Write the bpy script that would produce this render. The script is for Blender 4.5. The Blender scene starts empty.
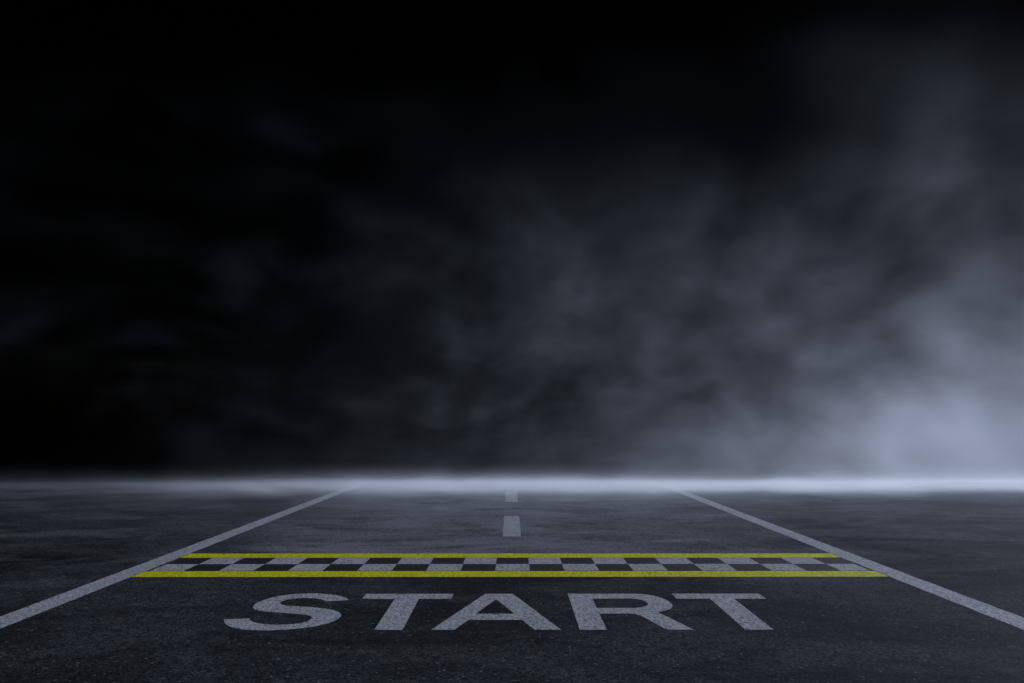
import bpy, math, random
from mathutils.geometry import tessellate_polygon
from mathutils import Vector

C = bpy.context.scene.collection
R = math.radians

# ------------------------------------------------------------------ render
sc = bpy.context.scene
sc.render.engine = 'CYCLES'
sc.cycles.use_denoising = True
sc.cycles.denoiser = 'OPENIMAGEDENOISE'
sc.cycles.denoising_input_passes = 'RGB_ALBEDO_NORMAL'
sc.cycles.denoising_prefilter = 'ACCURATE'
sc.cycles.use_adaptive_sampling = False
sc.cycles.max_bounces = 5
sc.cycles.diffuse_bounces = 2
sc.cycles.glossy_bounces = 2
sc.cycles.volume_bounces = 3
sc.cycles.volume_step_rate = 1.0
sc.cycles.volume_max_steps = 256
sc.view_settings.view_transform = 'Standard'
sc.view_settings.look = 'None'
sc.view_settings.exposure = 0.0
sc.view_settings.gamma = 1.0
sc.view_settings.use_curve_mapping = False

# ------------------------------------------------------------------ node helpers
class V:
    """A float socket with arithmetic, so that a formula builds Math nodes."""
    def __init__(s, nt, sock): s.nt, s.k = nt, sock
    def _m(s, op, *a, clamp=False):
        n = s.nt.nodes.new('ShaderNodeMath'); n.operation = op; n.use_clamp = clamp
        for i, q in enumerate((s,) + a):
            if isinstance(q, V): s.nt.links.new(q.k, n.inputs[i])
            else: n.inputs[i].default_value = q
        return V(s.nt, n.outputs[0])
    def __add__(s, o): return s._m('ADD', o)
    __radd__ = __add__
    def __mul__(s, o): return s._m('MULTIPLY', o)
    __rmul__ = __mul__
    def __sub__(s, o): return s._m('SUBTRACT', o)
    def __rsub__(s, o): return (s * -1.0) + o
    def __truediv__(s, o): return s._m('DIVIDE', o)
    def pow(s, e): return s._m('POWER', e)
    def exp(s): return s._m('EXPONENT')
    def abs(s): return s._m('ABSOLUTE')
    def max(s, o): return s._m('MAXIMUM', o)
    def min(s, o): return s._m('MINIMUM', o)
    def sat(s): return s._m('ADD', 0.0, clamp=True)
    def step(s, a, b, kind='SMOOTHSTEP'):
        n = s.nt.nodes.new('ShaderNodeMapRange'); n.interpolation_type = kind; n.clamp = True
        s.nt.links.new(s.k, n.inputs['Value'])
        lo, hi, t0, t1 = (a, b, 0.0, 1.0) if a < b else (b, a, 1.0, 0.0)
        n.inputs['From Min'].default_value = lo; n.inputs['From Max'].default_value = hi
        n.inputs['To Min'].default_value = t0; n.inputs['To Max'].default_value = t1
        return V(s.nt, n.outputs['Result'])

def gauss(x, z, cx, cz, sx, sz):
    a = (x - cx) / sx; b = (z - cz) / sz
    return ((a * a + b * b) * -0.5).exp()

def coords(nt):
    if nt.bl_idname == 'GeometryNodeTree':
        p = nt.nodes.new('GeometryNodeInputPosition').outputs[0]
        sp = nt.nodes.new('ShaderNodeSeparateXYZ'); nt.links.new(p, sp.inputs[0])
        return p, V(nt, sp.outputs[0]), V(nt, sp.outputs[1]), V(nt, sp.outputs[2])
    tc = nt.nodes.new('ShaderNodeTexCoord')
    sp = nt.nodes.new('ShaderNodeSeparateXYZ')
    nt.links.new(tc.outputs['Object'], sp.inputs[0])
    return tc.outputs['Object'], V(nt, sp.outputs[0]), V(nt, sp.outputs[1]), V(nt, sp.outputs[2])

def mapped(nt, vec, scale, off=(0, 0, 0), rot=(0, 0, 0)):
    if nt.bl_idname == 'GeometryNodeTree':
        r = nt.nodes.new('ShaderNodeVectorRotate'); r.rotation_type = 'EULER_XYZ'
        r.inputs['Rotation'].default_value = rot; nt.links.new(vec, r.inputs['Vector'])
        m = nt.nodes.new('ShaderNodeVectorMath'); m.operation = 'MULTIPLY_ADD'
        nt.links.new(r.outputs[0], m.inputs[0]); m.inputs[1].default_value = scale; m.inputs[2].default_value = off
        return m.outputs[0]
    m = nt.nodes.new('ShaderNodeMapping')
    m.inputs['Scale'].default_value = scale; m.inputs['Location'].default_value = off
    m.inputs['Rotation'].default_value = rot
    nt.links.new(vec, m.inputs['Vector'])
    return m.outputs[0]

def noise(nt, vec, scale=1.0, detail=3.0, rough=0.55, dist=0.0):
    n = nt.nodes.new('ShaderNodeTexNoise')
    n.inputs['Scale'].default_value = scale; n.inputs['Detail'].default_value = detail
    n.inputs['Roughness'].default_value = rough; n.inputs['Distortion'].default_value = dist
    nt.links.new(vec, n.inputs['Vector'])
    return V(nt, n.outputs['Fac'])

def voronoi(nt, vec, scale, out='Distance', rnd=1.0):
    n = nt.nodes.new('ShaderNodeTexVoronoi')
    n.inputs['Scale'].default_value = scale; n.inputs['Randomness'].default_value = rnd
    nt.links.new(vec, n.inputs['Vector'])
    return n.outputs[out]

def mix(nt, fac, a, b):
    n = nt.nodes.new('ShaderNodeMix'); n.data_type = 'RGBA'
    for i, q in ((0, fac), (6, a), (7, b)):
        if isinstance(q, V): nt.links.new(q.k, n.inputs[i])
        elif isinstance(q, bpy.types.NodeSocket): nt.links.new(q, n.inputs[i])
        elif isinstance(q, (int, float)): n.inputs[i].default_value = q
        else: n.inputs[i].default_value = (*q, 1.0)
    return n.outputs[2]

def new_mat(name):
    m = bpy.data.materials.new(name); m.use_nodes = True
    m.node_tree.nodes.clear()
    out = m.node_tree.nodes.new('ShaderNodeOutputMaterial')
    return m, m.node_tree, out

# ------------------------------------------------------------------ surfaces
def stone_layers(nt, vec):
    """Aggregate of the asphalt: stone tone, relief and bright chips (all in metres)."""
    cell = V(nt, voronoi(nt, vec, 62.0, 'Distance'))
    tone = nt.nodes.new('ShaderNodeSeparateColor')
    nt.links.new(voronoi(nt, vec, 62.0, 'Color'), tone.inputs[0])
    t1 = V(nt, tone.outputs[0]); t2 = V(nt, tone.outputs[1])
    fine = noise(nt, vec, 52.0, 3.0, 0.75)
    mid = noise(nt, vec, 9.0, 4.0, 0.7)
    height = (1.0 - cell * 1.2) * 0.6 + fine * 0.5
    return t1, t2, fine, mid, height

def asphalt():
    m, nt, out = new_mat('worn_asphalt')
    vec, x, y, z = coords(nt)
    t1, t2, fine, mid, height = stone_layers(nt, vec)
    big = noise(nt, mapped(nt, vec, (0.13, 0.30, 1)), 1.0, 5.0, 0.6, 0.9)
    blot = noise(nt, mapped(nt, vec, (0.55, 0.9, 1), (3.1, 1.7, 0), (0, 0, R(14))), 1.0, 6.0, 0.66, 0.8)
    tone = 1.0 + (t1 - 0.5) * 1.5 + (fine - 0.5) * 3.4 + (mid - 0.5) * 2.0
    patch = big.step(0.34, 0.66) * 0.75 + blot.step(0.38, 0.62) * 1.05 + 0.10
    # pool of light before the fog painted as paler asphalt, with a ragged outline
    light_pool = (x.abs() + (big - 0.5) * 3.5 + (blot - 0.5) * 2.5).step(4.2, 1.6) * (y + (blot - 0.5) * 2.0).step(6.6, 8.2)
    patch = patch * (1.0 + light_pool * 0.9) + light_pool * 1.9
    val = (tone * patch).max(0.10)
    chips = t2.step(0.965, 0.99) * (fine.step(0.42, 0.60)) * 0.42
    base = mix(nt, (val * 0.225).sat(), (0.006, 0.006, 0.0063), (0.082, 0.084, 0.089))
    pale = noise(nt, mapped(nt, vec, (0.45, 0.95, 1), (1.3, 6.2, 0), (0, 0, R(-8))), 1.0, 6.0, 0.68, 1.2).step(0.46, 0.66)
    pool_mottle = ((light_pool * (blot.step(0.34, 0.64) * 0.62 + pale * 0.5 + 0.08) + pale * y.step(5.5, 8.0) * 0.28) * (tone * 0.6 + 0.4)).sat()  # painted light pool in the lane, plus pale mottles in the asphalt
    base = mix(nt, pool_mottle, base, (0.150, 0.150, 0.158))
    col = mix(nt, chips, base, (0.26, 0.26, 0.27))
    b = nt.nodes.new('ShaderNodeBsdfPrincipled')
    nt.links.new(col, b.inputs['Base Color'])
    b.inputs['Roughness'].default_value = 0.95
    b.inputs['Specular IOR Level'].default_value = 0.03
    bp = nt.nodes.new('ShaderNodeBump')
    bp.inputs['Strength'].default_value = 0.5; bp.inputs['Distance'].default_value = 0.006
    nt.links.new(height.k, bp.inputs['Height']); nt.links.new(bp.outputs[0], b.inputs['Normal'])
    nt.links.new(b.outputs[0], out.inputs['Surface'])
    return m

def road_paint(name, colour, worn, coverage):
    """Thermoplastic paint on coarse asphalt: the stones show through where it is worn."""
    m, nt, out = new_mat(name)
    vec, x, y, z = coords(nt)
    t1, t2, fine, mid, height = stone_layers(nt, vec)
    wear = noise(nt, vec, 3.2, 5.0, 0.65)
    big = noise(nt, vec, 0.8, 3.0, 0.55)
    hole = (t1 - 0.5) * 0.75 + (fine - 0.5) * 2.2 + (mid - 0.5) * 0.5 + (wear - 0.5) * 0.35 + (big - 0.5) * 0.3
    k = hole.step(coverage, coverage + 0.22)
    tint = mix(nt, (0.55 + (fine - 0.5) * 2.6 + (t2 - 0.5) * 0.9 + (wear - 0.5) * 0.9).sat(), tuple(c * 0.50 for c in colour), colour)
    col = mix(nt, k * 0.9, tint, worn)
    b = nt.nodes.new('ShaderNodeBsdfPrincipled')
    nt.links.new(col, b.inputs['Base Color'])
    b.inputs['Roughness'].default_value = 0.85
    b.inputs['Specular IOR Level'].default_value = 0.10
    bp = nt.nodes.new('ShaderNodeBump')
    bp.inputs['Strength'].default_value = 0.45; bp.inputs['Distance'].default_value = 0.005
    nt.links.new(height.k, bp.inputs['Height']); nt.links.new(bp.outputs[0], b.inputs['Normal'])
    nt.links.new(b.outputs[0], out.inputs['Surface'])
    return m

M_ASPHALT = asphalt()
M_WHITE = road_paint('worn_white_road_paint', (0.40, 0.396, 0.40), (0.05, 0.05, 0.052), 0.20)
M_YELLOW = road_paint('yellow_road_paint', (0.66, 0.635, 0.001), (0.11, 0.10, 0.01), 0.26)
M_BLACK = road_paint('black_road_paint', (0.014, 0.014, 0.015), (0.035, 0.035, 0.035), 0.20)

# ------------------------------------------------------------------ mesh helpers
def link(name, verts, faces, mats, parent=None, fmat=None, smooth=False):
    me = bpy.data.meshes.new(name); me.from_pydata(verts, [], faces); me.update()
    for q in (mats if isinstance(mats, (list, tuple)) else [mats]): me.materials.append(q)
    if fmat:
        for p, i in zip(me.polygons, fmat): p.material_index = i
    if smooth:
        for p in me.polygons: p.use_smooth = True
    o = bpy.data.objects.new(name, me); C.objects.link(o); o.parent = parent
    return o

def tag(o, label, cat=None, group=None, kind=None):
    o['label'] = label
    if cat: o['category'] = cat
    if group: o['group'] = group
    if kind: o['kind'] = kind
    return o

def thing(name, label, cat, loc, group=None):
    o = bpy.data.objects.new(name, None); o.empty_display_size = 0.3
    o.location = loc; C.objects.link(o)
    return tag(o, label, cat, group)

BROW = 17.0       # the plateau ends here; beyond it the ground falls away, hidden by its own edge
def ground_z(y):
    if y <= BROW: return 0.0
    t = min(y - BROW, 2.0)
    return -0.18 * t * t / 4.0 - max(0.0, y - BROW - 2.0) * 0.18

# ------------------------------------------------------------------ setting: one sheet of asphalt
ys = [-80, -20, 0, 5, 10, 15, BROW] + [BROW + i * 0.25 for i in range(1, 9)] + [40, 80, 200, 500, 1200]
xs = [-900, -200, -60, -20, 0, 20, 60, 200, 900]
vv = [(x, y, ground_z(y)) for y in ys for x in xs]
ff = []
for j in range(len(ys) - 1):
    for i in range(len(xs) - 1):
        a = j * len(xs) + i
        ff.append((a, a + 1, a + 1 + len(xs), a + len(xs)))
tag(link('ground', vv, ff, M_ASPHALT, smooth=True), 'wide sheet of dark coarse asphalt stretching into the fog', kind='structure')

# ------------------------------------------------------------------ painted markings
PZ = 0.0015
def strip(name, x0, x1, y0, y1, mat, parent=None, jag=0.004, seed=1, off=(0, 0), lean=0.0):
    """A painted bar whose long edges waver by a few millimetres, laid on the ground."""
    rnd = random.Random(seed)
    along_y = (y1 - y0) > (x1 - x0)
    n = max(2, int((y1 - y0 if along_y else x1 - x0) / 0.12))
    v = []; f = []
    for i in range(n + 1):
        t = i / n
        a, b = rnd.uniform(-jag, jag), rnd.uniform(-jag, jag)
        if along_y:
            y = y0 + (y1 - y0) * t
            q = lean * y
            v += [(x0 + q + a - off[0], y - off[1], ground_z(y) + PZ), (x1 + q + b - off[0], y - off[1], ground_z(y) + PZ)]
        else:
            x = x0 + (x1 - x0) * t
            v += [(x - off[0], y1 + a - off[1], PZ), (x - off[0], y0 + b - off[1], PZ)]
    for i in range(n): f.append((2 * i, 2 * i + 1, 2 * i + 3, 2 * i + 2))
    return link(name, v, f, mat, parent)

LX = 3.66        # half the lane width, to the centre of the edge lines
for s, label, sd in ((-1, 'long white edge line on the asphalt, on the side of the letter S', 3),
                     (1, 'long white edge line on the asphalt, on the side of the final letter T', 4)):
    o = strip('edge_line', s * LX - 0.112, s * LX + 0.112, -4.0, BROW + 1.0, M_WHITE, seed=sd, lean=-s * 0.0075)
    tag(o, label, 'lane marking', 'white lane edge lines')
for y0, y1, label, sd in ((9.13, 11.13, 'white centre line dash between the checkered line and the far dash', 7),
                          (13.14, 15.14, 'farther white centre line dash fading into the edge of the fog', 8)):
    o = strip('centre_line_dash', -0.097, 0.133, y0, y1, M_WHITE, seed=sd)
    tag(o, label, 'lane marking', 'white centre line dashes')

SL = (0.0, 7.365)
start = thing('start_line', 'checkered black and white start line between two yellow stripes across the lane', 'start line', (*SL, 0))
tag(strip('yellow_stripe', -3.482, 3.482, 7.705, 7.95, M_YELLOW, start, seed=11, off=SL), 'yellow stripe on the fog side of the checkers')
tag(strip('yellow_stripe', -3.492, 3.492, 6.76, 7.018, M_YELLOW, start, seed=12, off=SL), 'yellow stripe on the side of the lettering')
v = []; f = []; fm = []
SQ = 0.332
for r in range(2):
    for c in range(21):
        x0 = -3.465 + c * SQ; x1 = x0 + SQ
        if c == 0: x0 = -3.455
        if c == 20: x1 = 3.46
        y0 = 7.034 + (1 - r) * 0.331; y1 = y0 + 0.331
        k = len(v)
        v += [(x - SL[0], y - SL[1], PZ) for x, y in ((x0, y0), (x1, y0), (x1, y1), (x0, y1))]
        f.append((k, k + 1, k + 2, k + 3)); fm.append(0 if (c % 2 == 1) == (r == 0) else 1)
link('checker_band', v, f, [M_WHITE, M_BLACK], start, fm)

# lettering, outlines in metres on the ground
def smooth_closed(pts, corners, n=5):
    out = []
    m = len(pts)
    for i in range(m):
        p1, p2 = Vector(pts[i]), Vector(pts[(i + 1) % m])
        p0 = Vector(pts[i - 1]) if i not in corners else p1 * 2 - p2
        p3 = Vector(pts[(i + 2) % m]) if (i + 1) % m not in corners else p2 * 2 - p1
        for j in range(n):
            t = j / n
            q = 0.5 * (2 * p1 + (p2 - p0) * t + (2 * p0 - 5 * p1 + 4 * p2 - p3) * t * t + (3 * p1 - p0 - 3 * p2 + p3) * t ** 3)
            out.append((q.x, q.y))
    return out

S_PTS = [(-1.29, 5.892), (-1.358, 5.997), (-1.459, 6.071), (-1.597, 6.116), (-1.722, 6.113), (-1.837, 6.071), (-1.92, 6.003), (-1.974, 5.895),
         (-1.996, 5.783), (-1.986, 5.685), (-1.941, 5.606), (-1.867, 5.554), (-1.75, 5.518), (-1.616, 5.482), (-1.523, 5.454), (-1.464, 5.412),
         (-1.441, 5.35), (-1.452, 5.276), (-1.501, 5.221), (-1.582, 5.194), (-1.671, 5.192), (-1.759, 5.215), (-1.832, 5.262), (-1.874, 5.310),
         (-1.888, 5.353), (-2.066, 5.325), (-2.018, 5.225), (-1.946, 5.140), (-1.854, 5.084), (-1.739, 5.056), (-1.626, 5.052), (-1.51, 5.077),
         (-1.401, 5.123), (-1.314, 5.192), (-1.257, 5.29), (-1.242, 5.40), (-1.27, 5.497), (-1.338, 5.58), (-1.442, 5.640), (-1.56, 5.677),
         (-1.683, 5.704), (-1.761, 5.735), (-1.809, 5.791), (-1.815, 5.857), (-1.776, 5.921), (-1.698, 5.955), (-1.605, 5.955), (-1.52, 5.915), (-1.462, 5.851)]
S_OUT = smooth_closed(S_PTS, {0, 24, 25, 48})
T1_OUT = [(-1.197, 6.102), (-0.473, 6.102), (-0.473, 5.93), (-0.738, 5.93), (-0.738, 5.062), (-0.932, 5.062), (-0.932, 5.93), (-1.197, 5.93)]
A_OUT = [(-0.544, 5.062), (-0.208, 6.102), (0.018, 6.102), (0.347, 5.062), (0.163, 5.062), (0.083, 5.31), (-0.302, 5.31), (-0.385, 5.062)]
A_IN = [(-0.116, 5.915), (0.031, 5.477), (-0.257, 5.477)]
R_OUT = smooth_closed([(0.474, 6.102), (1.03, 6.102), (1.14, 6.062), (1.222, 5.965), (1.260, 5.83), (1.257, 5.712), (1.219, 5.617), (1.156, 5.555), (1.103, 5.525),
                       (1.256, 5.062), (1.069, 5.062), (0.972, 5.38), (0.946, 5.440), (0.900, 5.478), (0.660, 5.478), (0.660, 5.062), (0.474, 5.062)],
                      {0, 1, 8, 9, 10, 11, 13, 14, 15, 16})
R_IN = smooth_closed([(0.661, 5.934), (0.972, 5.934), (1.045, 5.895), (1.076, 5.80), (1.067, 5.732), (1.016, 5.668), (0.953, 5.643), (0.661, 5.643)], {0, 1, 6, 7})
T2_OUT = [(1.338, 6.102), (2.062, 6.102), (2.062, 5.93), (1.802, 5.93), (1.802, 5.062), (1.608, 5.062), (1.608, 5.93), (1.338, 5.93)]
LO = (0.0, 5.58)
word = thing('start_lettering', 'large white capital letters START painted on the asphalt before the checkered line', 'lettering', (*LO, 0))
for name, loops in (('letter_s', [S_OUT]), ('letter_t', [T1_OUT]), ('letter_a', [A_OUT, A_IN]), ('letter_r', [R_OUT, R_IN]), ('letter_t', [T2_OUT])):
    tri = tessellate_polygon([[Vector((x, y, 0)) for x, y in l] for l in loops])
    vs = [(x - LO[0], y - LO[1], PZ) for l in loops for x, y in l]
    fs = []
    for a, b, c in tri:
        p, q, r = vs[a], vs[b], vs[c]
        up = (q[0] - p[0]) * (r[1] - p[1]) - (q[1] - p[1]) * (r[0] - p[0])
        fs.append((a, b, c) if up > 0 else (c, b, a))
    link(name, vs, fs, M_WHITE, word)

# ------------------------------------------------------------------ fog and smoke
AIR = (0.935, 0.96, 1.0)
def volume_mat(name, aniso, step_rate):
    m, nt, out = new_mat(name)
    at = nt.nodes.new('ShaderNodeAttribute'); at.attribute_name = 'density'
    pv = nt.nodes.new('ShaderNodeVolumeScatter')
    pv.inputs['Color'].default_value = (*AIR, 1)
    pv.inputs['Anisotropy'].default_value = aniso
    nt.links.new(at.outputs['Fac'], pv.inputs['Density'])
    nt.links.new(pv.outputs[0], out.inputs['Volume'])
    m.cycles.volume_step_rate = step_rate
    return m

def cloud(name, lo, hi, res, build, mat):
    """A body of fog: its density formula is sampled once into a voxel grid by a Volume Cube node."""
    ng = bpy.data.node_groups.new(name, 'GeometryNodeTree')
    ng.interface.new_socket('Geometry', in_out='OUTPUT', socket_type='NodeSocketGeometry')
    vc = ng.nodes.new('GeometryNodeVolumeCube')
    vc.inputs['Min'].default_value = lo; vc.inputs['Max'].default_value = hi
    for a, r in zip('XYZ', res): vc.inputs['Resolution ' + a].default_value = r
    ng.links.new(build(ng).k, vc.inputs['Density'])
    sm = ng.nodes.new('GeometryNodeSetMaterial'); sm.inputs['Material'].default_value = mat
    go = ng.nodes.new('NodeGroupOutput')
    ng.links.new(vc.outputs[0], sm.inputs['Geometry']); ng.links.new(sm.outputs[0], go.inputs[0])
    x0, y0, z0 = lo; x1, y1, z1 = hi
    v = [(x, y, z) for z in (z0, z1) for y in (y0, y1) for x in (x0, x1)]
    f = [(0, 2, 3, 1), (4, 5, 7, 6), (0, 1, 5, 4), (2, 6, 7, 3), (0, 4, 6, 2), (1, 3, 7, 5)]
    o = link(name, v, f, mat)
    md = o.modifiers.new('density', 'NODES'); md.node_group = ng
    return o

def bank_density(nt):
    vec, x, y, z = coords(nt)
    n1 = noise(nt, mapped(nt, vec, (0.34, 0.45, 0.6)), 1.0, 4.0, 0.6, 0.5)
    n2 = noise(nt, mapped(nt, vec, (0.9, 1.3, 2.5), (5, 2, 1)), 1.0, 4.0, 0.6, 0.4)
    n3 = noise(nt, mapped(nt, vec, (0.5, 1.0, 0.5), (8, 3, 4)), 1.0, 6.0, 0.68, 0.8)
    front = y + (n1 - 0.5) * 2.0
    # the rolled-up bank along the brow
    hgt = 0.045 + (n1 - 0.40).max(0.0) * 0.17 + x.step(7.0, 14.0) * 0.03
    prof = ((z / hgt) * -1.0).exp()
    across = (x.step(-12.0, -3.5, 'LINEAR').pow(3.0) * 0.975 + 0.025) * (x.step(15.0, 6.0, 'LINEAR').pow(2.0) * 0.84 + 0.16)
    bank = front.step(12.6, 16.1).pow(2.6) * y.step(17.7, 16.6) * prof * across * (n2 * 1.6 + 0.2) * 4.0
    # thin mist creeping over the lane in front of it
    prof2 = ((z / 0.16) * -1.0).exp()
    lane = x.abs().step(8.5, 2.5) * 0.72 + 0.28
    mist = front.step(7.6, 15.5).pow(1.1) * y.step(17.8, 16.8) * prof2 * lane * (n3.step(0.34, 0.68) * 0.95 + 0.05) * 0.32
    return (bank + mist) * z.step(0.55, 0.4)

def smoke_density(nt):
    vec, x, y, z = coords(nt)
    warp = nt.nodes.new('ShaderNodeTexNoise')
    warp.inputs['Scale'].default_value = 0.11; warp.inputs['Detail'].default_value = 2.0
    nt.links.new(vec, warp.inputs['Vector'])
    va = nt.nodes.new('ShaderNodeVectorMath'); va.operation = 'MULTIPLY_ADD'
    nt.links.new(warp.outputs['Color'], va.inputs[0]); va.inputs[1].default_value = (4.5, 2.5, 4.5)
    nt.links.new(vec, va.inputs[2])
    w = va.outputs[0]
    n1 = noise(nt, mapped(nt, w, (0.15, 0.08, 0.19), (3.7, 1.1, 6.3)), 1.0, 7.0, 0.60)
    n2 = noise(nt, mapped(nt, w, (0.24, 0.10, 0.60), (9, 4, 2), (0, R(-7), 0)), 1.0, 7.0, 0.68)
    n3 = noise(nt, mapped(nt, w, (0.62, 0.30, 0.98), (2, 7, 5), (0, R(12), 0)), 1.0, 6.0, 0.70)
    soft = n1.step(0.30, 0.70)
    wisp = n2.step(0.42, 0.74)
    curl = ((n3 - 0.5) * 2.7 + 1.0).max(0.12)
    mild = (n3 - 0.5) * 1.3 + 1.0
    xs_ = x + (n1 - 0.5) * 5.0 + (n3 - 0.5) * 3.0; zs_ = z + (n2 - 0.5) * 4.0
    a = gauss(xs_, zs_ - xs_ * 0.12, 16.6, -2.7, 3.9, 2.6) * 0.70
    b = gauss(xs_, zs_, 19.5, 6.5, 5.5, 6.5) * 0.042
    c = gauss(xs_, zs_, 5.0, 2.2, 5.5, 3.2) * 0.085
    d = gauss(xs_, zs_, 11.0, 3.4, 7.5, 4.4) * 0.068
    e = gauss(xs_, zs_, -8.0, 4.5, 13.0, 6.0) * 0.030
    low = gauss(xs_, z, 8.0, -1.2, 9.0, 1.3) * 0.11
    tau = low * mild + (a * (soft * 0.6 + 0.55) + (b + d) * (soft * 1.1 + 0.2)) * mild + (c * (soft * 0.7 + wisp * 0.7 + 0.12) + e * wisp * (soft + 0.12)) * curl
    # the smoke hangs as a billowing curtain: its middle wanders towards and away from the road
    q = (y - 27.2 - (noise(nt, mapped(nt, vec, (0.12, 0.0, 0.14), (4, 0, 9)), 1.0, 2.0, 0.5) - 0.5) * 5.0) / 0.85
    return tau * ((q * q) * -0.5).exp() * (1.0 / 2.13) * z.step(20.3, 14.0)

fog = cloud('ground_fog', (-45, 6.0, 0.012), (45, 20.6, 0.6), (400, 110, 36), bank_density, volume_mat('ground_fog', 0.35, 4.0))
tag(fog, 'low bright bank of fog lying on the asphalt where the ground ends', kind='stuff')
smoke = cloud('smoke', (-40, 24.2, -1.6), (40, 30.2, 20.5), (420, 32, 130), smoke_density, volume_mat('drifting_smoke', 0.35, 2.0))
tag(smoke, 'pale drifting smoke rising in the dark behind the fog bank', kind='stuff')

# ------------------------------------------------------------------ light: night, one cold moon-like sun
EL, AZ = 21.5, 55.0            # elevation, and azimuth to the right of the view direction
sun = bpy.data.lights.new('sun', 'SUN'); sun.energy = 5.0; sun.angle = R(0.5); sun.color = (0.675, 0.762, 1.0)
so = bpy.data.objects.new('sun', sun); C.objects.link(so)
d = Vector((math.sin(R(AZ)) * math.cos(R(EL)), math.cos(R(AZ)) * math.cos(R(EL)), math.sin(R(EL))))
so.rotation_euler = d.to_track_quat('Z', 'Y').to_euler()
so.location = (20, 20, 30)

wd = bpy.data.worlds.new('World'); sc.world = wd; wd.use_nodes = True
nt = wd.node_tree
sky = nt.nodes.new('ShaderNodeTexSky'); sky.sky_type = 'NISHITA'; sky.sun_disc = False
sky.sun_elevation = R(EL); sky.sun_rotation = R(AZ)
bg = nt.nodes['Background']; nt.links.new(sky.outputs[0], bg.inputs['Color']); bg.inputs['Strength'].default_value = 0.00012

# ------------------------------------------------------------------ camera
cam = bpy.data.cameras.new('camera'); cam.lens = 25.0; cam.sensor_width = 36.0
cam.clip_start = 0.05; cam.clip_end = 5000.0
co = bpy.data.objects.new('camera', cam); C.objects.link(co)
co.location = (0, 0, 1.4)
co.rotation_euler = (R(90 + 6.62), 0, R(-0.12))
sc.camera = co
